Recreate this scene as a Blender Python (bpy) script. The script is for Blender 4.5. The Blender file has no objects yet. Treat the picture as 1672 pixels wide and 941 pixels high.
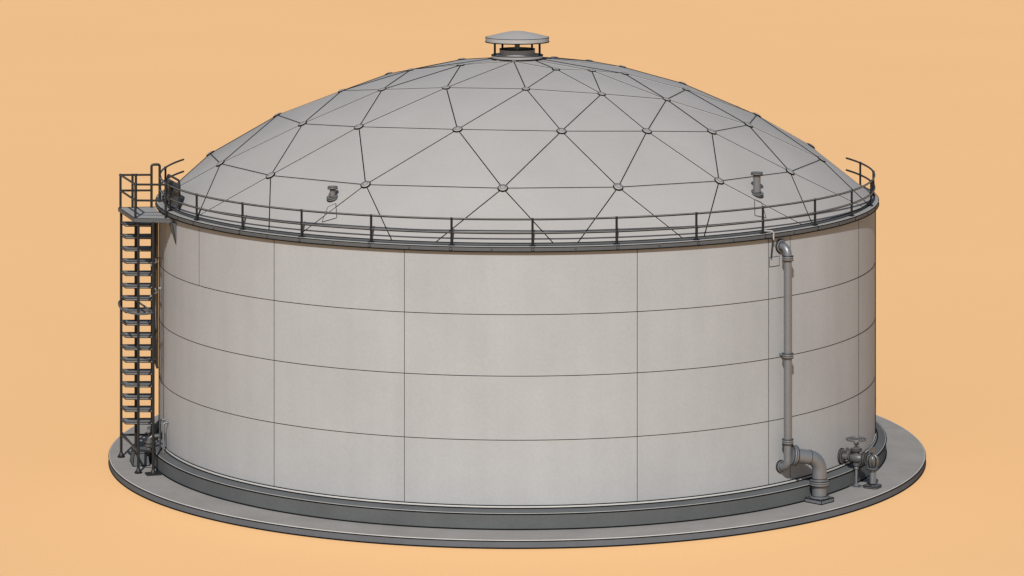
import bpy, math, random
from mathutils import Vector, Matrix
R = math.radians
random.seed(4)
S = 1.6                      # one drawing unit = 1.6 m (tank radius 10 units = 16 m)
sc = bpy.context.scene
COL = sc.collection

# ------------------------------------------------------------------ camera
cam_d = bpy.data.cameras.new('camera')
cam = bpy.data.objects.new('camera', cam_d); COL.objects.link(cam)
cam.location = (0, -91.8*S, 18.986*S)
cam.rotation_euler = (R(90), 0, 0)
cam_d.sensor_width = 36; cam_d.lens = 114.8
cam_d.shift_x = -0.0051; cam_d.shift_y = -0.5065
cam_d.clip_start = 1; cam_d.clip_end = 20000
sc.camera = cam

# ------------------------------------------------------------------ daylight
SUN_ELEV, SUN_AZ = 39, -5.5   # azimuth measured from the camera side (-Y) towards +X
w = bpy.data.worlds.new('World'); sc.world = w; w.use_nodes = True
nt = w.node_tree; bg = nt.nodes['Background']
sky = nt.nodes.new('ShaderNodeTexSky'); sky.sky_type = 'NISHITA'; sky.sun_disc = False
sky.sun_elevation = R(SUN_ELEV)
sx, sy = math.sin(R(SUN_AZ)), -math.cos(R(SUN_AZ))
sky.sun_rotation = math.atan2(sx, sy)
nt.links.new(sky.outputs[0], bg.inputs[0]); bg.inputs[1].default_value = 0.075
sd = bpy.data.lights.new('sun', 'SUN'); sun = bpy.data.objects.new('sun', sd); COL.objects.link(sun)
sd.energy = 4.7; sd.angle = R(0.6); sd.color = (1, 0.97, 0.92)
tosun = Vector((sx*math.cos(R(SUN_ELEV)), sy*math.cos(R(SUN_ELEV)), math.sin(R(SUN_ELEV))))
sun.rotation_euler = tosun.to_track_quat('Z', 'Y').to_euler()
sun.location = (0, -60, 80)
sc.view_settings.view_transform = 'Standard'; sc.view_settings.look = 'None'
sc.view_settings.exposure = 0.0; sc.view_settings.gamma = 1.0
sc.view_settings.use_curve_mapping = False

# ------------------------------------------------------------------ materials
def paint(name, col, rough=0.6, spec=0.3, var=0.08, scale=0.35, fine=0.03, bump=0.0, metal=0.0, streak=0.0):
    m = bpy.data.materials.new(name); m.use_nodes = True
    n, l = m.node_tree.nodes, m.node_tree.links
    p = n['Principled BSDF']
    p.inputs['Roughness'].default_value = rough
    p.inputs['Specular IOR Level'].default_value = spec
    p.inputs['Metallic'].default_value = metal
    tc = n.new('ShaderNodeTexCoord')
    a = n.new('ShaderNodeTexNoise'); a.inputs['Scale'].default_value = scale; a.inputs['Detail'].default_value = 6
    a.inputs['Roughness'].default_value = 0.62
    b = n.new('ShaderNodeTexNoise'); b.inputs['Scale'].default_value = 9.0; b.inputs['Detail'].default_value = 3
    l.new(tc.outputs['Object'], a.inputs['Vector']); l.new(tc.outputs['Object'], b.inputs['Vector'])
    def spread(node, amp):
        r = n.new('ShaderNodeMapRange')
        r.inputs['From Min'].default_value = 0.3; r.inputs['From Max'].default_value = 0.7
        r.inputs['To Min'].default_value = 1-amp; r.inputs['To Max'].default_value = 1+amp
        l.new(node.outputs[0], r.inputs['Value']); return r.outputs[0]
    def mul(x, y):
        q = n.new('ShaderNodeMath'); q.operation = 'MULTIPLY'; l.new(x, q.inputs[0]); l.new(y, q.inputs[1]); return q.outputs[0]
    v = mul(spread(a, var), spread(b, fine))
    if streak:
        mp = n.new('ShaderNodeMapping'); mp.inputs['Scale'].default_value = (1.1, 1.1, 0.06)
        c = n.new('ShaderNodeTexNoise'); c.inputs['Scale'].default_value = 1.0; c.inputs['Detail'].default_value = 5
        l.new(tc.outputs['Object'], mp.inputs[0]); l.new(mp.outputs[0], c.inputs['Vector'])
        v = mul(v, spread(c, streak))
    mx = n.new('ShaderNodeVectorMath'); mx.operation = 'SCALE'
    mx.inputs[0].default_value = col; l.new(v, mx.inputs['Scale'])
    l.new(mx.outputs[0], p.inputs['Base Color'])
    if bump:
        bp = n.new('ShaderNodeBump'); bp.inputs['Strength'].default_value = bump; bp.inputs['Distance'].default_value = 0.02
        l.new(b.outputs[0], bp.inputs['Height']); l.new(bp.outputs[0], p.inputs['Normal'])
    return m

M_GROUND = paint('orange_ground', (0.762, 0.458, 0.219), 0.95, 0.0, 0.012, 0.02, 0.01)
M_SHELL = paint('grey_tank_paint', (0.297, 0.309, 0.321), 0.7, 0.12, 0.05, 0.25, 0.03, streak=0.03)
M_DOME = paint('grey_roof_paint', (0.305, 0.294, 0.285), 0.7, 0.12, 0.04, 0.3, 0.02)
M_PAD = paint('grey_concrete', (0.232, 0.222, 0.212), 0.9, 0.1, 0.10, 0.5, 0.05, 0.2)
M_PADSHADE = paint('slab_edge_painted_shade', (0.092, 0.102, 0.118), 0.9, 0.1, 0.08, 0.5, 0.05)  # same concrete as the slab top; shade on the side painted into the colour
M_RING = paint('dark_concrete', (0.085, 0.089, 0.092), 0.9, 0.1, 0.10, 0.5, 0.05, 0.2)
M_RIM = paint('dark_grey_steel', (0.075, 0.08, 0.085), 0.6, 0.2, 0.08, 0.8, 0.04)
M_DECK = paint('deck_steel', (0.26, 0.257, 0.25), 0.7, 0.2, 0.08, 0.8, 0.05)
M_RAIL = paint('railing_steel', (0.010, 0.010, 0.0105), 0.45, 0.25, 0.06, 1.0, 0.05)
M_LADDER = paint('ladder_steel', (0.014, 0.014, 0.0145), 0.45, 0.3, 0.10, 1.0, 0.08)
M_TREAD = paint('tread_steel', (0.14, 0.14, 0.141), 0.6, 0.3, 0.18, 1.5, 0.10)
M_PIPE = paint('grey_pipe_steel', (0.155, 0.165, 0.18), 0.42, 0.7, 0.06, 0.9, 0.04, metal=0.4)
M_VALVE = paint('dark_cast_iron', (0.07, 0.071, 0.073), 0.4, 0.8, 0.08, 1.2, 0.05)
M_VENT = paint('vent_metal', (0.25, 0.247, 0.243), 0.5, 0.3, 0.05, 0.9, 0.04)
M_STUB = paint('roof_pipe_metal', (0.12, 0.12, 0.12), 0.5, 0.4, 0.05, 0.9, 0.04)
M_INK = paint('black_sealant', (0.006, 0.006, 0.006), 0.8, 0.05, 0.1, 1.0, 0.05)
M_LIGHT = paint('pale_flange_and_highlight', (0.46, 0.45, 0.44), 0.6, 0.2, 0.05, 1.0, 0.04)  # base flange colour; the thin beads in it are painted edge highlights
M_NODE = paint('node_cap_metal', (0.25, 0.247, 0.243), 0.55, 0.3, 0.06, 1.0, 0.04)

# ------------------------------------------------------------------ mesh builder (coordinates in drawing units)
class MB:
    def __init__(s): s.v, s.f, s.m = [], [], []
    def add(s, vs, fs, mi=0):
        o = len(s.v); s.v += [Vector(a) for a in vs]
        s.f += [tuple(i+o for i in f) for f in fs]; s.m += [mi]*len(fs)
    def tube(s, path, r, n=10, closed=False, mi=0, up=None):
        P = [Vector(p) for p in path]; k = len(P)
        rr = r if isinstance(r, (list, tuple)) else [r]*k
        T = []
        for i in range(k):
            if closed: t = P[(i+1) % k]-P[i-1]
            else: t = P[min(i+1, k-1)]-P[max(i-1, 0)]
            T.append(t.normalized())
        u = Vector(up) if up else (Vector((0, 0, 1)) if abs(T[0].z) < 0.9 else Vector((1, 0, 0)))
        vs, fs = [], []
        for i in range(k):
            u = (u - T[i]*u.dot(T[i])).normalized(); b = T[i].cross(u)
            for j in range(n):
                a = 2*math.pi*j/n + math.pi/n
                vs.append(P[i] + (u*math.cos(a)+b*math.sin(a))*rr[i])
        for i in range(k if closed else k-1):
            q = (i+1) % k
            for j in range(n):
                fs.append((i*n+j, i*n+(j+1) % n, q*n+(j+1) % n, q*n+j))
        if not closed:
            fs.append(tuple(range(n-1, -1, -1))); fs.append(tuple((k-1)*n+j for j in range(n)))
        s.add(vs, fs, mi)
    def cyl(s, a, b, r, n=14, mi=0): s.tube([a, b], r, n, mi=mi)
    def lathe(s, prof, n=64, mi=0, o=(0, 0, 0), axis=(0, 0, 1), cap=True, closed=False):
        ax = Vector(axis).normalized(); q = Vector((0, 0, 1)).rotation_difference(ax); o = Vector(o)
        vs, fs, k = [], [], len(prof)
        for (r, z) in prof:
            for j in range(n):
                a = 2*math.pi*j/n
                vs.append(o + q @ Vector((r*math.cos(a), r*math.sin(a), z)))
        for i in range(k if closed else k-1):
            p = (i+1) % k
            for j in range(n):
                fs.append((i*n+j, i*n+(j+1) % n, p*n+(j+1) % n, p*n+j))
        if cap and not closed:
            if prof[0][0] > 1e-6: fs.append(tuple(range(n-1, -1, -1)))
            if prof[-1][0] > 1e-6: fs.append(tuple((k-1)*n+j for j in range(n)))
        s.add(vs, fs, mi)
    def ring(s, r, z, w=0.02, n=256, mi=1, o=(0, 0, 0), axis=(0, 0, 1), k=6):
        ax = Vector(axis).normalized(); q = Vector((0, 0, 1)).rotation_difference(ax); o = Vector(o)
        s.tube([o + q @ Vector((r*math.cos(2*math.pi*j/n), r*math.sin(2*math.pi*j/n), z)) for j in range(n)], w, k, True, mi, up=ax)
    def prism(s, poly, z0, z1, mi=0):
        n = len(poly)
        s.add([(x, y, z0) for x, y in poly]+[(x, y, z1) for x, y in poly],
              [tuple(range(n-1, -1, -1)), tuple(range(n, 2*n))]+[(i, (i+1) % n, n+(i+1) % n, n+i) for i in range(n)], mi)
    def box(s, c, ex, ey, ez, hx, hy, hz, mi=0):
        c, ex, ey, ez = Vector(c), Vector(ex), Vector(ey), Vector(ez)
        vs = [c+ex*hx*a+ey*hy*b+ez*hz*d for d in (-1, 1) for a, b in ((-1, -1), (1, -1), (1, 1), (-1, 1))]
        s.add(vs, [(3, 2, 1, 0), (4, 5, 6, 7), (0, 1, 5, 4), (1, 2, 6, 5), (2, 3, 7, 6), (3, 0, 4, 7)], mi)
    def outline(s, pts, w, mi=1, closed=True):
        P = [Vector(p) for p in pts]; n = len(P)
        for i in range(n if closed else n-1): s.tube([P[i], P[(i+1) % n]], w, 6, mi=mi)
    def build(s, name, mats, parent=None, sharp=38, local=False):
        mats = mats if isinstance(mats, (list, tuple)) else [mats]
        org = Vector((0, 0, 0))
        if parent is not None and not local:
            p = parent
            while p: org = org + p.location/S; p = p.parent
        me = bpy.data.meshes.new(name)
        me.from_pydata([tuple((v-org)*S) for v in s.v], [], s.f); me.update()
        for m in mats: me.materials.append(m)
        for p, mi in zip(me.polygons, s.m): p.material_index = min(mi, len(mats)-1)
        me.shade_smooth(); me.set_sharp_from_angle(angle=R(sharp))
        ob = bpy.data.objects.new(name, me); COL.objects.link(ob)
        if parent is not None: ob.parent = parent
        return ob

def tag(o, label, cat, group=None, kind=None):
    o['label'] = label
    if cat: o['category'] = cat
    if group: o['group'] = group
    if kind: o['kind'] = kind
    return o
def thing(name, label, cat, loc=(0, 0, 0), group=None):
    o = bpy.data.objects.new(name, None); COL.objects.link(o)
    o.location = Vector(loc)*S; o.empty_display_size = 0.5
    return tag(o, label, cat, group)
def clone(o, loc=None, rotz=0, parent=None):
    c = o.copy(); COL.objects.link(c)
    if parent is not None: c.parent = parent
    if loc is not None: c.location = Vector(loc)*S
    c.rotation_euler.z = rotz
    for ch in list(o.children):
        clone(ch, None, 0, c)
    return c

def pol(az, r, z): a = R(az); return Vector((r*math.sin(a), -r*math.cos(a), z))
def rad(az): a = R(az); return Vector((math.sin(a), -math.cos(a), 0))
def tan_(az): a = R(az); return Vector((math.cos(a), math.sin(a), 0))
def arc(r, z, a0, a1, n=64): return [pol(a0+(a1-a0)*i/n, r, z) for i in range(n+1)]
def fillet(pts, rad_, n=10):
    P = [Vector(p) for p in pts]; out = [P[0]]
    for i in range(1, len(P)-1):
        a, b = (P[i-1]-P[i]), (P[i+1]-P[i])
        ang = a.angle(b); d = rad_/math.tan(ang/2)
        d = min(d, a.length*0.98, b.length*0.98); a.normalize(); b.normalize()
        r_ = d*math.tan(ang/2); c = P[i]+(a+b).normalized()*(r_/math.sin(ang/2))
        s0, s1 = P[i]+a*d-c, P[i]+b*d-c
        th = s0.angle(s1); axis = s0.cross(s1).normalized()
        for k in range(n+1): out.append(c + Matrix.Rotation(th*k/n, 3, axis) @ s0)
    out.append(P[-1]); return out
UP = Vector((0, 0, 1))

# ------------------------------------------------------------------ ground, slab, ring
g = MB(); L = 4000
PADZ = -0.215
g.add([(-L, -L, PADZ), (L, -L, PADZ), (L, L, PADZ), (-L, L, PADZ)], [(0, 1, 2, 3)])
go = g.build('ground', M_GROUND); tag(go, 'plain flat orange ground reaching past the frame on all sides', None, kind='structure')

b = MB()
b.lathe([(11.39, -0.02), (11.37, 0)], 256)
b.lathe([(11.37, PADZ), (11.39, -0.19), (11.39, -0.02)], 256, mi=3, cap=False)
b.ring(11.385, PADZ+0.018, 0.022); b.ring(11.392, -0.024, 0.012); b.ring(11.375, -0.006, 0.011, mi=2)
tag(b.build('base_slab', [M_PAD, M_INK, M_LIGHT, M_PADSHADE]), 'round flat grey concrete slab lying on the orange ground under the tank', 'slab')

b = MB()
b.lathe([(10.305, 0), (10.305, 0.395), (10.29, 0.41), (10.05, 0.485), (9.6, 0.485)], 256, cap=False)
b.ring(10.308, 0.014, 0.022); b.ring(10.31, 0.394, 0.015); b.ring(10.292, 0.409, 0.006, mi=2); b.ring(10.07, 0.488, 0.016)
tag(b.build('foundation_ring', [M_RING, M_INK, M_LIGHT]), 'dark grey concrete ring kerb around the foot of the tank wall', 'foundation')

# ------------------------------------------------------------------ tank
tank = thing('storage_tank', 'huge round grey tank with panelled dome roof standing on the slab', 'tank', (0, 0, 0.485))
b = MB()
b.lathe([(10.0, 0.486), (10.0, 6.93)], 256, cap=False)
for z in (5.325, 3.784, 2.18):
    b.ring(10.0, z, 0.0095); b.ring(10.0, z-0.017, 0.004, mi=2)
seams = [-83.8, -57.3, -38.7, -16.5, 17.6, 40.4, 45.1, 66.7, 83.8, 104, 126, 148, 170, 192, 214, 236, 257]
for a in seams:
    wd = 0.026 if abs(a) == 83.8 else 0.0075
    if a == -57.3: b.tube([pol(a, 10.0, 5.33), pol(a, 10.0, 6.92)], 0.006, 6, mi=1)
    else: b.tube([pol(a, 10.0, 0.5), pol(a, 10.0, 6.92)], wd, 6, mi=1)
b.build('shell', [M_SHELL, M_INK, M_LIGHT], tank)
b = MB()
b.lathe([(10.0, 0.488), (10.045, 0.488), (10.045, 0.53), (10.0, 0.54)], 256, cap=False)
b.ring(10.03, 0.548, 0.012)
b.build('base_flange', [M_LIGHT, M_INK], tank)

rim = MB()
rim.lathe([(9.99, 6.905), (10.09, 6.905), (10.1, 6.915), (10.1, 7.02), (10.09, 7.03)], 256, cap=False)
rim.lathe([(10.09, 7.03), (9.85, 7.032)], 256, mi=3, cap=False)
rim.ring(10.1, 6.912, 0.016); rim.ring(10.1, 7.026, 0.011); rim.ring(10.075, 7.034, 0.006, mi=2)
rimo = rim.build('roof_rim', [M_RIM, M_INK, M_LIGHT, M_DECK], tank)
b = MB()
b.lathe([(9.90, 7.03), (9.90, 7.10), (9.83, 7.10)], 256, cap=False)
b.ring(9.902, 7.036, 0.010); b.ring(9.895, 7.102, 0.012)
b.build('roof_curb', [M_RIM, M_INK], tank)

# posts of the railing share these bearings with the bolts of the rim
front = [-58.3, -45.6, -33.5, -21.7, -9.5, 2.2, 14.5, 27.1, 39.3, 51.4, 63.7, 76.0, 88.3]
gap = (301.7-88.3)/18
posts = front + [88.3+gap*i for i in range(1, 18)]
bolt0 = None
allb = sorted(posts)
for i, a in enumerate(allb):
    nx = allb[(i+1) % len(allb)] + (360 if i == len(allb)-1 else 0)
    for q, sz in ((a, 1.0), ((a+nx)/2, 0.55)):
        if bolt0 is None:
            m = MB(); m.lathe([(0.032, 0), (0.032, 0.016), (0.02, 0.024), (0, 0.024)], 12, axis=(0, -1, 0))
            m.ring(0.034, 0.004, 0.009, 14, axis=(0, -1, 0))
            bolt0 = m.build('bolt', [M_RIM, M_INK], rimo, local=True); bo = bolt0
        else: bo = clone(bolt0, parent=rimo)
        bo.location = (pol(q, 10.1, 6.965)-Vector((0, 0, 0.485)))*S
        bo.rotation_euler.z = R(q); bo.scale = (sz, 1, sz)

# dome roof: a spherical cap with a triangulated lattice of battens and node caps
KR=[0,2,4,5.5,6.6,7.6,8.5,9.0,9.35,9.65,9.88]
KZ=[10.864,10.727,10.31,9.79,9.29,8.785,8.24,7.90,7.64,7.375,7.10]
def _tangents():
    n=len(KR); d=[(KZ[i+1]-KZ[i])/(KR[i+1]-KR[i]) for i in range(n-1)]
    m=[0.0]+[2*d[i-1]*d[i]/(d[i-1]+d[i]) for i in range(1,n-1)]+[d[-1]*1.25]
    return m
KM=_tangents()
def prof(r):
    r=min(max(r,0),9.88); i=0
    while i<len(KR)-2 and r>KR[i+1]: i+=1
    h=KR[i+1]-KR[i]; t=(r-KR[i])/h
    return (KZ[i]*(1+2*t)*(1-t)**2+KM[i]*h*t*(1-t)**2+KZ[i+1]*t*t*(3-2*t)+KM[i+1]*h*t*t*(t-1))
def nrm_at(az, r):
    e = 0.02; sl = (prof(min(r+e, 9.88))-prof(r-e))/(min(r+e, 9.88)-(r-e)) if r > e else 0.0
    return (rad(az)*(-sl)+UP).normalized()
def on(az, r, h=0.0): return pol(az, r, prof(r)) + nrm_at(az, r)*h
d = MB()
N = {}
def row(k, l):
    for i, p in enumerate(l): N[k+str(i)] = p
row('A', [(-94.6, 8.72), (-71.6, 8.53), (-50.1, 8.5), (-27.5, 8.47), (-2.5, 8.43), (17.8, 8.46), (38.3, 8.49), (58.7, 8.54), (79.1, 8.55)])
row('B', [(-97, 6.85), (-63.6, 6.52), (-42.2, 6.29), (-14.8, 6.14), (10.8, 6.2), (32.6, 6.37), (51.4, 6.68), (70.3, 6.73), (97, 6.84)])
row('C', [(-82.5, 4.94), (-57.9, 4.37), (-30.0, 3.84), (3.6, 3.79), (31.8, 4.32), (54.7, 4.98), (79.2, 4.78)])
row('D', [(-84.1, 3.01), (-60.4, 1.81), (-6.9, 0.78), (30.3, 2.12), (53.8, 2.55), (70.8, 3.16)])
row('E', [(-59.3, 9.88), (-40.4, 9.88), (-34, 9.88), (-18.7, 9.88), (-11.9, 9.88), (5.2, 9.88), (8.9, 9.88), (25, 9.88), (28.8, 9.88), (48.6, 9.88), (51.4, 9.88), (71.5, 9.88), (75.6, 9.88), (-86, 9.88)])
N['K0'] = (-95, 0.7); N['K1'] = (45, 0.7); N['K2'] = (80, 0.7); N['K3'] = (-45, 0.7)
EDG = '''A0A1 A1A2 A2A3 A3A4 A4A5 A5A6 A6A7 A7A8 B0B1 B1B2 B2B3 B3B4 B4B5 B5B6 B6B7 B7B8 C0C1 C1C2 C2C3 C3C4 C4C5 C5B7 C5C6
A0B0 A1B0 A1B1 A2B1 A2B2 A3B2 A3B3 A4B3 A4B4 A5B4 A5B5 A6B5 A6B6 A7B6 A7B7 A8B7 A8B8
B1C0 B1C1 B2C1 B2C2 B3C2 B3C3 B4C3 B4C4 B5C4 B5C5 B6C5 B7C6 B8C6 B0C0
C0D0 C1D0 C1D1 C2D1 C2D2 C3D2 C3D3 C4D3 C4D4 C5D4 C5D5 C6D5 D0D1 D1K3 D3D4 D4D5 D0K0 D1D2 D3K1 D3D2 D4K1 D5K2
A1E0 A1E13 A2E0 A2E1 A3E2 A3E3 A4E4 A4E5 A5E6 A5E7 A6E8 A6E9 A7E10 A7E11 A8E12 A0E13'''.split()
import re
seen_edges = set(); caps = {}; links = []
def batten(p, q):
    key = tuple(sorted(((round(p[0], 1), p[1]), (round(q[0], 1), q[1]))))
    if key in seen_edges: return
    seen_edges.add(key)
    links.append((p, q))
    a, b2 = on(p[0], p[1], 0.004), on(q[0], q[1], 0.004)
    md = (a+b2)/2; side = nrm_at(math.degrees(math.atan2(md.x, -md.y)), math.hypot(md.x, md.y)).cross((b2-a).normalized()).normalized()
    pts = [a, b2]
    d.tube(pts, 0.015, 6, mi=1)
    if side.z > 0: side = -side        # the painted pale highlight lies on the downhill side of the dark seam
    d.tube([p_+side*0.021 for p_ in pts], 0.005, 6, mi=2)
for e in EDG:
    k1, k2 = re.findall(r'[A-Z]\d+', e)
    p, q = N[k1], N[k2]
    batten(p, q)
    mirror = lambda t: t if abs(t[0]) > 80 else (180-t[0], t[1])   # side nodes join front and back halves
    batten(mirror(p), mirror(q))
# the panels: flat triangles between the nodes, down to a round edge on the curb
from mathutils.geometry import delaunay_2d_cdt
from mathutils.bvhtree import BVHTree
pv, pe, idx = [Vector((0, 0))], [], {}
def vid(az, r):
    v = pol(az, r, 0).xy; k = (round(v.x, 2), round(v.y, 2))
    if k not in idx: idx[k] = len(pv); pv.append(v)
    return idx[k]
for p, q in links: pe.append((vid(*p), vid(*q)))
rimpts = sorted({round((t[0]) % 360, 2) for pq in links for t in pq if t[1] == 9.88} | {i*3.0 for i in range(120)})
rids = [vid(a, 9.88) for a in rimpts]
pe += [(rids[i], rids[(i+1) % len(rids)]) for i in range(len(rids)) if rids[i] != rids[(i+1) % len(rids)]]
cv, ce, cf, *_ = delaunay_2d_cdt(pv, pe, [], 0, 1e-4)
tv = [Vector((v.x, v.y, prof(v.length))) for v in cv]
tf_ = [tuple(f) if (tv[f[1]]-tv[f[0]]).cross(tv[f[2]]-tv[f[0]]).z > 0 else tuple(reversed(f)) for f in cf]
d.add(tv, tf_, 0)
skin = BVHTree.FromPolygons(tv, tf_)
def seat(az, r, h=0.0):
    q = pol(az, r, 20); hit, n_, *_ = skin.ray_cast(q, Vector((0, 0, -1)))
    return (hit if hit else on(az, r)) + nrm_at(az, r)*h
domeo = d.build('dome_roof', [M_DOME, M_INK, M_LIGHT], tank, sharp=60)
capm = None
for k, p in N.items():
    if k[0] not in 'ABCD': continue
    for q in ((p,) if abs(p[0]) > 80 else (p, (180-p[0], p[1]))):
        key = (round(q[0]) % 360, round(q[1], 1))
        if key in caps: continue
        caps[key] = 1
        nrm = nrm_at(*q)
        if capm is None:
            m = MB(); m.lathe([(0.118, 0.0), (0.118, 0.02), (0.10, 0.038), (0.05, 0.05), (0, 0.052)], 24)
            m.ring(0.12, 0.012, 0.018, 28); m.ring(0.07, 0.045, 0.005, 20)
            capm = m.build('node_cover', [M_NODE, M_INK], domeo, local=True); co = capm
        else: co = clone(capm, parent=domeo)
        co.location = (on(*q)-Vector((0, 0, 0.485)))*S
        co.rotation_euler = UP.rotation_difference(nrm).to_euler()
        if k[0] in 'CD': co.scale = (0.85, 0.85, 0.85)
        if k == 'D2': co.scale = (0.6, 0.6, 0.6)

# ------------------------------------------------------------------ roof vent on the crown of the dome
vent = thing('roof_vent', 'round mushroom vent with conical cap standing on the crown of the dome', 'vent', (0, 0, 10.83))
m = MB(); m.lathe([(0.70, 10.80), (0.725, 10.82), (0.725, 10.945), (0.70, 10.96), (0.50, 10.96)], 64, cap=False)
m.ring(0.727, 10.862, 0.02, 64); m.ring(0.72, 10.958, 0.013, 64); m.build('collar', [M_VENT, M_INK], vent)
m = MB(); m.lathe([(0.50, 10.85), (0.50, 11.11), (0.48, 11.13), (0.44, 11.13), (0.42, 11.11), (0.42, 10.9)], 48, cap=False)
m.ring(0.497, 11.128, 0.012, 48); m.ring(0.43, 11.13, 0.009, 48); m.build('throat', [M_VENT, M_INK], vent)
m = MB(); m.cyl((0, 0, 10.85), (0, 0, 11.40), 0.075, 20); m.build('stem', M_VENT, vent)
m = MB(); m.lathe([(0.85, 11.335), (0.885, 11.325), (0.895, 11.34), (0.895, 11.445), (0.88, 11.462), (0.5, 11.56), (0.2, 11.62), (0, 11.637)], 72, cap=False)
m.lathe([(0.885, 11.326), (0, 11.34)], 72, cap=False)
m.ring(0.893, 11.332, 0.016, 72); m.ring(0.89, 11.456, 0.009, 72); m.build('cap', [M_DOME, M_INK], vent, sharp=30)
for a in (-75, 75, -140, 140):
    m = MB(); m.cyl(pol(a, 0.65, 10.94), pol(a, 0.65, 11.34), 0.032, 12); m.build('post', M_RAIL, vent)

# ------------------------------------------------------------------ short pipes through the roof
def nozzle(name, label, az, r, h, pr, cr, base):
    p = seat(az, r); nrm = (nrm_at(az, r)+UP*0.6).normalized()
    t = thing(name, label, 'roof pipe', p, 'capped pipes through the dome')
    m = MB(); m.lathe([(base, -0.06), (base, 0.045), (base*0.92, 0.06), (pr, 0.06)], 28, o=p, axis=nrm, cap=False)
    m.ring(base, 0.005, 0.014, 32, o=p, axis=nrm); m.ring(base*0.97, 0.057, 0.008, 32, o=p, axis=nrm); m.build('flange', [M_STUB, M_INK], t)
    m = MB(); m.cyl(p-UP*0.05, p+UP*h, pr, 20); m.ring(pr, 0.05, 0.01, 24, o=p); m.build('pipe', [M_STUB, M_INK], t)
    m = MB(); m.lathe([(pr, h-0.02), (cr, h-0.02), (cr*1.02, h), (cr*1.02, h+0.035), (cr*0.9, h+0.055), (0, h+0.062)], 28, o=p, cap=False)
    m.ring(cr*1.02, h-0.012, 0.011, 32, o=p); m.ring(cr*1.0, h+0.04, 0.008, 32, o=p); m.build('cap', [M_STUB, M_INK], t)
    return t
def patch(t, cells):
    for (a0, r0), (a1, r1), (a2, r2), (a3, r3) in cells:
        m = MB(); c0, c1, c2, c3 = (pol(a, r, 0) for a, r in ((a0, r0), (a1, r1), (a2, r2), (a3, r3)))
        def P(u, v, h):
            g = c0.lerp(c3, u).lerp(c1.lerp(c2, u), v)
            return seat(math.degrees(math.atan2(g.x, -g.y)), math.hypot(g.x, g.y), h)
        K = 8
        for h, o in ((0.012, 0), (-0.02, 1)):
            m.add([P(i/K, j/K, h) for j in range(K+1) for i in range(K+1)],
                  [(j*(K+1)+i, (j+1)*(K+1)+i, (j+1)*(K+1)+i+1, j*(K+1)+i+1) for j in range(K) for i in range(K)])
        rim_ = [(i/K, 0) for i in range(K)]+[(1, i/K) for i in range(K)]+[(1-i/K, 1) for i in range(K)]+[(0, 1-i/K) for i in range(K)]
        m.tube([P(u, v, 0.010) for u, v in rim_], 0.009, 6, True, 1)
        m.build('patch_plate', [M_DOME, M_INK], t)
n1 = nozzle('roof_pipe', 'stubby capped pipe on the dome, far shorter than the other roof pipe', -32.6, 8.85, 0.27, 0.075, 0.125, 0.145)
XY = lambda x, y: (math.degrees(math.atan2(x, -y)), math.hypot(x, y))
patch(n1, [(XY(-4.87, -7.70), XY(-5.0, -8.12), XY(-4.62, -8.18), XY(-4.67, -7.70))])
n2 = nozzle('roof_pipe', 'tall capped pipe on the dome above the downpipe', 44.9, 8.89, 0.53, 0.098, 0.15, 0.165)
patch(n2, [(XY(6.19, -6.60), XY(6.15, -7.22), XY(6.45, -7.08), XY(6.37, -6.56))])

# ------------------------------------------------------------------ guardrail around the roof edge
rail = thing('guardrail', 'thin dark two-bar guardrail curving along the roof edge with free ends at the back', 'railing', (0, 0, 7.03))
RR = 9.985
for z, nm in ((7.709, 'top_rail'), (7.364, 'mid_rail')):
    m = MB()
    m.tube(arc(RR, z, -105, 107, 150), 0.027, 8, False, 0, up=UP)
    m.tube(arc(RR+0.019, z+0.010, -105, 107, 150), 0.007, 6, False, 1, up=UP)  # thin pale bead along the bar, a painted highlight
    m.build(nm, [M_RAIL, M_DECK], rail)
post0 = None
for a in posts:
    if 107 < a < 255: continue          # the rail has two free ends and leaves the back open
    if post0 is None:
        m = MB(); m.cyl((0, 0, 0), (0, 0, 0.70), 0.031, 10)
        m.lathe([(0.034, 0.655), (0.04, 0.68), (0.034, 0.71), (0, 0.715)], 10)
        m.lathe([(0.034, 0.31), (0.038, 0.335), (0.034, 0.36)], 10)
        post0 = m.build('post', [M_RAIL, M_DECK], rail, local=True)
        f = MB(); f.box((0, 0, 0.016), (1, 0, 0), (0, 1, 0), (0, 0, 1), 0.075, 0.05, 0.016)
        f.build('foot_plate', M_RAIL, post0, local=True); o = post0
    else: o = clone(post0, parent=rail)
    o.location = pol(a, RR, 0.0)*S; o.rotation_euler.z = R(a)

# ------------------------------------------------------------------ stair tower on the left with its platform
BL, FL, FR, BR = Vector((-10.93, -1.68, 0)), Vector((-10.22, -3.72, 0)), Vector((-9.80, -3.88, 0)), Vector((-10.51, -1.83, 0))
RR_ = Vector((-10.08, -1.66, 0)); DZ = 6.80
tower = thing('ladder_tower', 'tall narrow steel step tower on four thin legs left of the tank', 'stair tower', (-10.4, -2.8, 0))
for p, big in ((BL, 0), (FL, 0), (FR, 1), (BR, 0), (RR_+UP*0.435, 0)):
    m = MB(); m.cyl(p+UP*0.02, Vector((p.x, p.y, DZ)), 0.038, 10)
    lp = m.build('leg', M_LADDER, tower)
    m = MB()
    m.lathe([(0.095, 0.0), (0.095, 0.05), (0.06, 0.09), (0.045, 0.14)], 16, o=p, cap=True)
    m.ring(0.095, 0.02, 0.012, 18, o=p)
    if big:
        m.box(p+UP*0.022, (0.95, 0.31, 0), (-0.31, 0.95, 0), UP, 0.20, 0.16, 0.022)
    m.build('foot', [M_LADDER, M_INK], lp)
ux = (FR-FL).normalized(); uy = (BL-FL).normalized()
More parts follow.
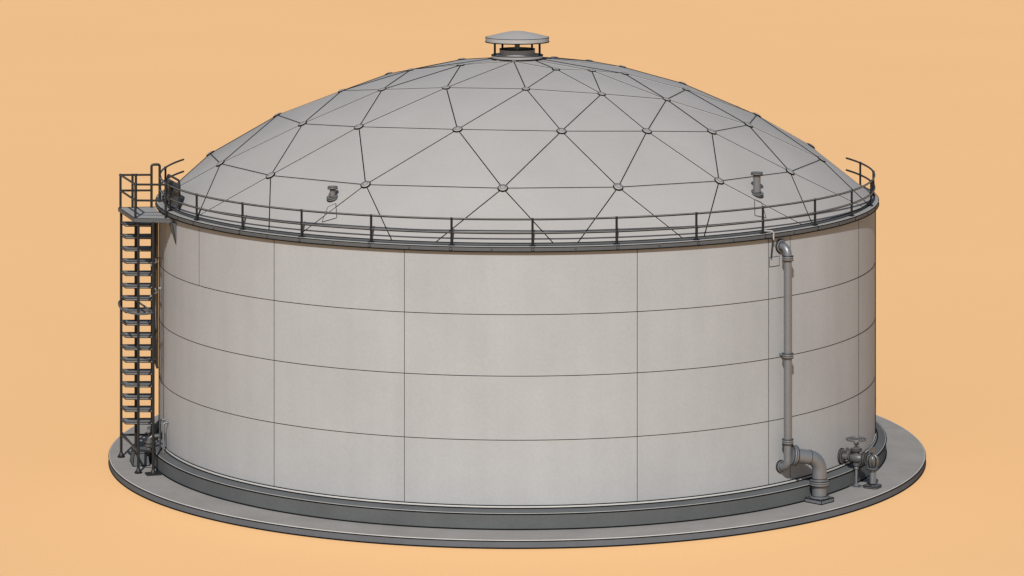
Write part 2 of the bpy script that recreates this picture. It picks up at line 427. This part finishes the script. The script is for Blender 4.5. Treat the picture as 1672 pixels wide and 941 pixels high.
def quad_plate(m, z, th, a=BL, b=FL, c=FR, d=BR, mi=0):
    m.add([p+UP*(z-th) for p in (b, c, d, a)]+[p+UP*z for p in (b, c, d, a)],
          [(3, 2, 1, 0), (4, 5, 6, 7), (0, 1, 5, 4), (1, 2, 6, 5), (2, 3, 7, 6), (3, 0, 4, 7)], mi)
for k in range(17):
    z = 6.50-0.339*k
    m = MB(); e1_, e2_ = BL, RR_+Vector((0.02, 0, 0)); tf, tr = BL.lerp(FL, 0.27), RR_.lerp(FR, 0.27)+Vector((0.02, 0, 0))
    quad_plate(m, z, 0.05, e1_, tf, tr, e2_)
    m.outline([p+UP*(z+0.002) for p in (tf, tr, e2_, e1_)], 0.009)
    m.outline([p+UP*(z-0.05) for p in (e1_, tf, tr)], 0.011, closed=False)
    m.build('tread', [M_TREAD, M_INK], tower)
m = MB(); hz = 4.36
o_ = (BL+FR)/2
hp = [BL+UP*hz]
for i in range(1, 20):
    t = i/20; base = BL.lerp(FR, t)
    out = Vector((-0.2, -0.98, 0))*(0.95*math.sin(math.pi*t)**0.6)
    hp.append(base+out+UP*hz)
hp += [FR+UP*hz, BR+UP*hz]
m.tube(hp, 0.028, 8, True, 0, up=UP); m.build('hoop', M_RIM, tower)
for a, b_ in ((BL, FL), (FL, FR), (FR, RR_), (RR_, BL)):
    m = MB(); m.cyl(a+UP*0.62, b_+UP*0.62, 0.03, 8); m.build('brace', M_LADDER, tower)
m = MB(); m.cyl(BL+UP*0.72, FL+UP*0.56, 0.02, 8); m.build('brace', M_LADDER, tower)

plat = thing('access_platform', 'small railed steel platform on top of the step tower beside the roof edge', 'platform', (-10.3, -2.7, 6.8))
pFL, pBL = Vector((-10.31, -3.78, 0)), Vector((-11.0, -1.62, 0))
pRF, pBR = pol(-67.0, 10.118, 0), pol(-81.5, 10.118, 0)
inner = [pol(-81.5+(14.5)*i/10, 10.118, 0) for i in range(11)]
poly = [(v.x, v.y) for v in [pFL]+list(reversed(inner))+[pBL]]
m = MB(); m.prism(poly, 6.79, 6.885)
for z, w_ in ((6.79, 0.017), (6.885, 0.011)):
    m.outline([v+UP*z for v in (pBR, pBL, pFL, pRF)], w_, closed=False)
m.build('deck', [M_DECK, M_INK], plat)
m = MB()
for a, b_ in ((pBR, pBL), (pBL, pFL), (pFL, pRF)):
    dn = (b_-a).normalized(); nn = Vector((-dn.y, dn.x, 0))
    if nn.dot(a+b_) < 0: nn = -nn
    m.box((a+b_)/2+nn*0.014+UP*6.835, dn, nn, UP, (b_-a).length/2, 0.012, 0.05)
m.build('toe_board', M_RIM, plat)
iBL, iFL = pBL.lerp(Vector((-10, -2.6, 0)), 0.05), pFL.lerp(Vector((-10, -2.6, 0)), 0.04)
iRF, iBR = pol(-68.3, 10.2, 0), pol(-80.8, 10.2, 0)
mid = iBL.lerp(iBR, 0.48)
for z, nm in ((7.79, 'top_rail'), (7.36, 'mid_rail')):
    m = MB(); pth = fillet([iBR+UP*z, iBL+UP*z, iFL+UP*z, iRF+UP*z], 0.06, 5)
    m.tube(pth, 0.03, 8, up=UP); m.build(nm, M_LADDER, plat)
for p in (iBL, iFL, iRF, mid, iBL.lerp(iFL, 0.02)+Vector((0.32, 0.03, 0))):
    m = MB(); m.cyl(p+UP*6.88, p+UP*7.80, 0.034, 10)
    m.lathe([(0.04, 7.77), (0.045, 7.79), (0.03, 7.825), (0, 7.83)], 10, o=(p.x, p.y, 0)); m.build('post', M_LADDER, plat)
m = MB(); a, b_ = iBR+Vector((-0.03, 0.0, 0)), iBR+Vector((0.19, 0.05, 0))
m.tube(fillet([a+UP*6.88, a+UP*8.07, b_+UP*8.07, b_+UP*7.03], 0.06, 5), 0.036, 10); m.build('grab_bar', M_LADDER, plat)
# triangular bracket under the inner end of the deck
m = MB(); az = -66.3; rr_, tt = rad(az), tan_(az)
tri = [pol(az, 10.005, 6.78), pol(az, 10.11, 6.78), pol(az, 10.02, 6.22)]
tri2 = [pol(az, 10.005, 6.78)-tt*0.36, pol(az, 10.11, 6.78)-tt*0.36]
m.add([tri[0], tri[1], tri[2], tri2[0], tri2[1]], [(0, 1, 2), (0, 2, 3), (1, 4, 2), (3, 2, 4), (0, 3, 4, 1)])
m.tube([tri[1], tri[2]], 0.009, 6, mi=1); m.tube([tri2[1], tri[2]], 0.007, 6, mi=1)
m.build('bracket', [M_RIM, M_INK], plat)

# swing gate where the platform meets the roof walkway
gate = thing('swing_gate', 'small round-cornered gate with a latch between platform and roof walkway', 'gate', pol(-71.5, 9.88, 7.03))
ga, gb = pol(-76.0, 9.87, 0), pol(-67.2, 9.87, 0)
m = MB(); m.tube(fillet([ga+UP*7.04, ga+UP*7.90, gb+UP*7.90, gb+UP*7.04], 0.16, 6), 0.03, 8); m.build('frame', M_LADDER, gate)
gd = (gb-ga).normalized(); gn = gd.cross(UP)
m = MB(); m.box((ga+gb)/2+UP*7.5, gd, gn, UP, (gb-ga).length/2-0.05, 0.012, 0.30); m.build('panel', M_RIM, gate)
m = MB(); m.box(ga.lerp(gb, 0.42)+gn*0.05+UP*7.66, gd, gn, UP, 0.09, 0.04, 0.12)
m.cyl(ga.lerp(gb, 0.5)+gn*0.08+UP*7.66, ga.lerp(gb, 0.78)+gn*0.10+UP*7.66, 0.03, 8, mi=1)
m.build('latch', [M_LADDER, M_RAIL], gate)

# narrow wall ladder between tower and shell
wl = thing('wall_ladder', 'narrow dark stand-off rail with wall ties between step tower and tank', 'ladder', pol(-80, 10.15, 2.9))
m = MB(); a = pol(-78.5, 10.16, 0); b_ = pol(-73.5, 10.22, 0)
m.tube(fillet([a+UP*6.78, a+UP*2.72, b_+UP*2.70], 0.08, 5), 0.034, 8); m.build('stile', M_LADDER, wl)
m = MB(); m.cyl(b_+UP*6.78, b_+UP*2.68, 0.026, 8); m.build('stile', M_LADDER, wl)
for z in (5.55, 4.72):
    m = MB(); m.tube([pol(-78.5, 9.99, z), a+UP*z, b_+UP*(z+0.03), FR.lerp(BR, 0.15)+UP*(z+0.03)], 0.022, 8); m.build('wall_tie', M_DECK, wl)
for z0, z1, s in ((6.7, 4.75, 1), (4.6, 2.8, -1)):
    m = MB(); pts = []
    for i in range(13):
        t = i/12; q = a.lerp(b_, 0.5+0.38*s*math.cos(math.pi*t)) ; pts.append(q+UP*(z0+(z1-z0)*t))
    m.tube(pts, 0.02, 8); m.build('diagonal_rod', M_LADDER, wl)

# ------------------------------------------------------------------ downpipe and outlet on the right
def wall_flange(m, az, z, r0, R_, th=0.05):
    o = pol(az, r0, z); ax = rad(az)
    m.lathe([(R_, 0), (R_, th), (R_*0.85, th*1.25), (R_*0.6, th*1.3)], 28, o=o, axis=ax, cap=False)
    m.lathe([(0, th*1.3), (R_*0.6, th*1.3)][::-1], 28, o=o, axis=ax, cap=False)
    m.ring(R_, th*0.9, 0.009, 32, o=o, axis=ax); m.ring(R_*1.0, 0.01, 0.012, 32, o=o, axis=ax); m.ring(R_*0.66, th*1.3, 0.010, 28, o=o, axis=ax)
def coupling(m, c, axis, R_, h=0.085, r_in=0.1):
    c, axis = Vector(c), Vector(axis).normalized()
    m.lathe([(r_in, -h), (R_, -h), (R_*1.04, -h*0.8), (R_*1.04, -h*0.15), (R_*0.98, 0), (R_*1.04, h*0.15), (R_*1.04, h*0.8), (R_, h), (r_in, h)], 32, o=c, axis=axis, cap=False)
    for q in (-h, h): m.ring(R_*1.02, q*0.95, 0.010, 32, o=c, axis=axis)
    m.ring(R_*1.0, 0, 0.006, 32, o=c, axis=axis)
dp = thing('downpipe', 'tall straight grey pipe running down the right side of the tank wall', 'pipe', pol(42.8, 10.1, 0.8))
az = 42.8; PR = 0.104; pr_ = 10.275
m = MB(); top, bot = 6.66, 0.965
m.tube(fillet([pol(az, 10.0, top), pol(az, pr_, top), pol(az, pr_, bot), pol(az, 10.0, bot)], 0.20, 10), PR, 24); m.build('pipe', M_PIPE, dp)
for z in (top, bot):
    m = MB(); wall_flange(m, az, z, 10.0, 0.17 if z == top else 0.15); m.build('wall_flange', [M_PIPE, M_INK], dp)
for z in (6.373, 3.858, 1.643):
    m = MB(); coupling(m, pol(az, pr_, z), UP, 0.138, 0.06, 0.1); m.build('coupling', [M_PIPE, M_INK], dp)
for a_, z in ((3.858, 0),):
    m = MB(); m.cyl(pol(az, 9.99, 3.858), pol(az, pr_, 3.858), 0.04, 10); m.build('wall_tie', M_PIPE, dp)

op = thing('outlet_pipe', 'thick grey elbow pipe bending down into a square base plate on the slab', 'pipe', (7.83, -7.18, 0))
P0, P1, P2 = Vector((7.05, -7.50, 1.285)), Vector((7.83, -7.18, 1.13)), Vector((7.83, -7.18, 0.08))
OR = 0.188
m = MB(); pth = fillet([P0, P1, P2], 0.36, 14); m.tube(pth, OR, 32)
dirp = (P1-P0).normalized()
m.ring(OR, 0, 0.007, 40, o=pth[1], axis=dirp); m.build('pipe', [M_PIPE, M_INK], op)
m = MB(); coupling(m, P0+dirp*0.07, dirp, 0.255, 0.065, 0.05); m.build('flange', [M_PIPE, M_INK], op)
m = MB(); coupling(m, (7.83, -7.18, 0.50), UP, 0.245, 0.06, 0.15); m.ring(OR+0.005, 0.62, 0.007, 40, o=(7.83, -7.18, 0)); m.build('flange', [M_PIPE, M_INK], op)
bx, by = rad(47.5), tan_(47.5)
m = MB(); c = Vector((7.83, -7.18, 0))
m.box(c+UP*0.055, bx, by, UP, 0.265, 0.265, 0.053)
m.lathe([(0.25, 0.108), (0.25, 0.14), (0.2, 0.17), (0.18, 0.17)], 32, o=c, cap=False)
for z in (0.012, 0.108): m.outline([c+bx*i*0.265+by*j*0.265+UP*z for i, j in ((-1, -1), (1, -1), (1, 1), (-1, 1))], 0.012)
for i, j in ((-1, -1), (1, -1), (1, 1), (-1, 1)):
    q = c+bx*i*0.265+by*j*0.265; m.cyl(q+UP*0.005, q+UP*0.11, 0.010, 6, mi=1)
m.ring(0.25, 0.115, 0.01, 36, o=c); m.ring(0.2, 0.17, 0.009, 36, o=c); m.build('base_plate', [M_PIPE, M_INK], op)

# ------------------------------------------------------------------ gate valve and hose coupling at the right foot of the tank
va = 59.2; vz = 0.76; vd = rad(va); vt = tan_(va)
V = lambda r, z=vz: pol(va, r, z)
gv = thing('gate_valve', 'dark gate valve with spoked handwheel on a thin post at the tank foot', 'valve', V(10.45, 0))
m = MB(); wall_flange(m, va, vz, 10.0, 0.20, 0.055); m.build('wall_flange', [M_VALVE, M_INK], gv)
m = MB()
m.lathe([(0.085, 0), (0.085, 0.08), (0.09, 0.2), (0.135, 0.22), (0.135, 0.265), (0.10, 0.275), (0.12, 0.34), (0.135, 0.42), (0.12, 0.50), (0.10, 0.57), (0.09, 0.60)], 28, o=V(10.05), axis=vd)
m.ring(0.136, 0.22, 0.010, 30, o=V(10.05), axis=vd); m.ring(0.136, 0.265, 0.010, 30, o=V(10.05), axis=vd)
c = V(10.45)
m.lathe([(0.10, 0.0), (0.095, 0.15), (0.10, 0.18), (0.145, 0.19), (0.145, 0.235), (0.11, 0.25), (0.06, 0.29)], 28, o=c)
m.ring(0.146, 0.19, 0.010, 30, o=c); m.ring(0.146, 0.235, 0.010, 30, o=c)
m.lathe([(0.09, -0.13), (0.08, -0.2), (0.055, -0.22)][::-1], 20, o=c); m.build('body', [M_VALVE, M_INK], gv)
m = MB(); m.lathe([(0.08, 0), (0.165, 0), (0.17, 0.02), (0.17, 0.05), (0.13, 0.062), (0.16, 0.075), (0.16, 0.105), (0.08, 0.11)], 28, o=V(10.64), axis=vd, cap=False)
m.ring(0.17, 0.03, 0.011, 32, o=V(10.64), axis=vd); m.ring(0.16, 0.10, 0.010, 32, o=V(10.64), axis=vd); m.build('outlet_flange', [M_VALVE, M_INK], gv)
m = MB(); m.cyl(c+UP*0.26, c+UP*0.49, 0.028, 12)
m.lathe([(0.045, 0.34), (0.062, 0.36), (0.062, 0.40), (0.04, 0.43)], 16, o=c); m.ring(0.062, 0.38, 0.008, 20, o=c); m.build('stem', [M_VALVE, M_INK], gv)
m = MB(); m.ring(0.255, 0.49, 0.026, 48, mi=0, o=c, k=10)
for k in range(3):
    a = R(30+60*k); e = Vector((math.cos(a), math.sin(a), 0)); m.cyl(c+UP*0.49-e*0.25, c+UP*0.49+e*0.25, 0.015, 8)
m.lathe([(0.045, 0.47), (0.045, 0.51), (0, 0.52)], 12, o=c); m.build('handwheel', M_VALVE, gv)
m = MB(); f = V(10.45, 0)
m.cyl(f+UP*0.02, f+UP*0.56, 0.034, 12); m.lathe([(0.05, 0.46), (0.06, 0.49), (0.05, 0.52)], 14, o=f)
m.lathe([(0.09, 0.02), (0.085, 0.05), (0.05, 0.07)], 18, o=f); m.ring(0.09, 0.03, 0.01, 20, o=f)
m.box(f+UP*0.012, vd, vt, UP, 0.135, 0.135, 0.012); m.build('support_post', [M_PIPE, M_INK], gv)

hc = thing('hose_coupling', 'ribbed dark hose coupling on a short square-based pedestal right of the handwheel valve', 'coupling', V(10.86, 0)+vt*0.12)
h = V(10.86, 0)+vt*0.12
m = MB(); m.cyl(h+UP*0.05, h+UP*0.50, 0.07, 16); m.box(h+UP*0.27+vd*0.07, vd, vt, UP, 0.03, 0.03, 0.21); m.ring(0.10, 0.10, 0.012, 20, o=h)
m.build('pedestal', [M_PIPE, M_INK], hc)
m = MB(); pl = [(h+vd*a+vt*b_) for a, b_ in ((-0.2, -0.14), (-0.14, -0.2), (0.14, -0.2), (0.2, -0.14), (0.2, 0.14), (0.14, 0.2), (-0.14, 0.2), (-0.2, 0.14))]
m.prism([(p.x, p.y) for p in pl], 0.002, 0.055)
for z in (0.008, 0.055): m.outline([p+UP*z for p in pl], 0.010)
m.build('base_plate', [M_VALVE, M_INK], hc)
m = MB(); m.lathe([(0.08, 0.46), (0.15, 0.47), (0.15, 0.51), (0.08, 0.52)], 20, o=h, cap=False); m.ring(0.152, 0.49, 0.011, 24, o=h); m.build('collar', [M_PIPE, M_INK], hc)
m = MB(); hcn = h+UP*0.70
m.lathe([(0.06, -0.17), (0.12, -0.11), (0.135, 0.0), (0.12, 0.11), (0.06, 0.17)], 24, o=hcn, axis=UP)
for k in range(9):
    a = R(40*k); e = Vector((math.cos(a), math.sin(a), 0))
    m.tube([hcn+e*0.07+UP*-0.18, hcn+e*0.145+UP*-0.1, hcn+e*0.16, hcn+e*0.145+UP*0.1, hcn+e*0.07+UP*0.17], 0.018, 8)
    a2 = R(40*k+20); e2 = Vector((math.cos(a2), math.sin(a2), 0))
    m.tube([hcn+e2*0.08+UP*-0.17, hcn+e2*0.14+UP*-0.1, hcn+e2*0.15, hcn+e2*0.14+UP*0.1, hcn+e2*0.08+UP*0.17], 0.008, 6, mi=1)
m.build('ribbed_body', [M_VALVE, M_INK], hc)
m = MB(); m.cyl(V(10.74), hcn, 0.06, 14); m.build('inlet_neck', M_VALVE, hc)
m = MB(); m.cyl(hcn+UP*0.17, hcn+UP*0.25, 0.045, 10); m.box(hcn+UP*0.29-vt*0.03, vt, vd, UP, 0.09, 0.05, 0.05)
m.lathe([(0.03, 0.33), (0.035, 0.36), (0, 0.375)], 10, o=hcn+vt*0.04); m.build('lever', M_VALVE, hc)

# ------------------------------------------------------------------ small spout over the rim beside the downpipe
ds = thing('overflow_spout', 'small pale hooked tube over the roof rim beside the downpipe top', 'spout', pol(40.6, 10.14, 6.5))
a = 40.6
m = MB(); m.tube(fillet([pol(39.8, 9.92, 7.09), pol(40.3, 10.135, 7.10), pol(a, 10.145, 7.06), pol(a, 10.145, 6.86)], 0.07, 6), 0.022, 10); m.build('hook', M_DOME, ds)
m = MB(); m.cyl(pol(a, 10.12, 6.88), pol(a, 10.06, 6.40), 0.02, 8); m.lathe([(0.03, 0), (0.035, 0.03), (0.03, 0.06)], 10, o=pol(a, 10.13, 6.84)); m.build('down_tube', M_LADDER, ds)
m = MB()
pts = [pol(40.5, 10.012, 6.40), pol(42.6, 10.012, 6.40), pol(42.6, 10.012, 6.16), pol(40.5, 10.012, 6.16)]
m.add([p+rad(41.5)*-0.02 for p in pts]+pts, [(7, 6, 5, 4), (0, 4, 5, 1), (1, 5, 6, 2), (2, 6, 7, 3), (3, 7, 4, 0)])
m.outline(pts, 0.006); m.build('mounting_plate', [M_SHELL, M_INK], ds)

# ------------------------------------------------------------------ clutter under the step tower
sb = thing('sump_box', 'low tapered grey concrete box on the slab under the step tower', 'box', (-10.32, -2.48, 0))
m = MB(); c = Vector((-10.32, -2.48, 0)); e1, e2 = rad(-77), tan_(-77)
lo = [c+e1*i*0.23+e2*j*0.38 for i, j in ((-1, -1), (1, -1), (1, 1), (-1, 1))]; hi = [c+(p-c)*0.82+UP*0.34 for p in lo]
m.add([p+UP*0.002 for p in lo]+hi, [(4, 5, 6, 7), (0, 1, 5, 4), (1, 2, 6, 5), (2, 3, 7, 6), (3, 0, 4, 7)])
m.outline([p+UP*0.012 for p in lo], 0.012); m.outline(hi, 0.012)
for p, q in zip(lo, hi): m.cyl(p, q, 0.010, 6, mi=1)
m.build('body', [M_RIM, M_INK], sb)
m = MB(); m.prism([((c+(p-c)*0.86).x, (c+(p-c)*0.86).y) for p in lo], 0.345, 0.385); m.build('lid', M_RIM, sb)

dv = thing('drain_valve', 'small drain valve with cross handle behind the step tower legs', 'valve', (-10.1, -2.8, 0))
da = -74.5; dd = rad(da); dt = tan_(da); q = pol(da, 10.42, 0)
m = MB(); m.tube(fillet([pol(da, 10.0, 0.80), pol(da, 10.42, 0.80), pol(da, 10.42, 0.40)], 0.12, 6), 0.06, 14); m.build('pipe', M_VALVE, dv)
m = MB(); m.lathe([(0.06, 0.52), (0.11, 0.54), (0.12, 0.62), (0.11, 0.70), (0.06, 0.72)], 18, o=q); m.ring(0.12, 0.62, 0.012, 20, o=q); m.build('body', [M_VALVE, M_INK], dv)
m = MB(); wall_flange(m, da, 0.80, 10.0, 0.13); m.build('wall_flange', [M_VALVE, M_INK], dv)
m = MB(); m.cyl(q+UP*0.8, q+UP*1.0, 0.025, 10); m.build('stem', M_VALVE, dv)
m = MB(); m.cyl(q+UP*0.99-dt*0.2-dd*0.05, q+UP*0.99+dt*0.2+dd*0.05, 0.05, 12); m.ring(0.052, 0, 0.010, 16, o=q+UP*0.99-dt*0.12-dd*0.03, axis=dt); m.build('handle', [M_PIPE, M_INK], dv)
m = MB(); m.tube(fillet([q+UP*0.42, q+UP*0.30, q+UP*0.26-dt*0.30+dd*0.08, q+UP*0.02-dt*0.42+dd*0.12], 0.1, 5), 0.05, 12); m.build('drain_hose', M_RAIL, dv)

pc = thing('pipe_stand', 'short twin-post bracket standing on the ring kerb at the tank wall', 'bracket', pol(-73, 10.15, 0.46))
for dz, a in ((0, -73.5), (0, -71.0)):
    m = MB(); m.tube(fillet([pol(a, 10.14, 0.46), pol(a, 10.14, 1.26), pol(a, 10.0, 1.28)], 0.05, 4), 0.03, 10); m.build('post', M_PIPE, pc)
m = MB(); m.cyl(pol(-74.5, 10.16, 0.60), pol(-70.5, 10.14, 0.60), 0.028, 10); m.build('tie_bar', M_PIPE, pc)
m = MB(); m.lathe([(0.08, 0), (0.08, 0.03), (0.04, 0.06)], 16, o=pol(-71.0, 10.15, 0.455)); m.build('foot', M_VALVE, pc)
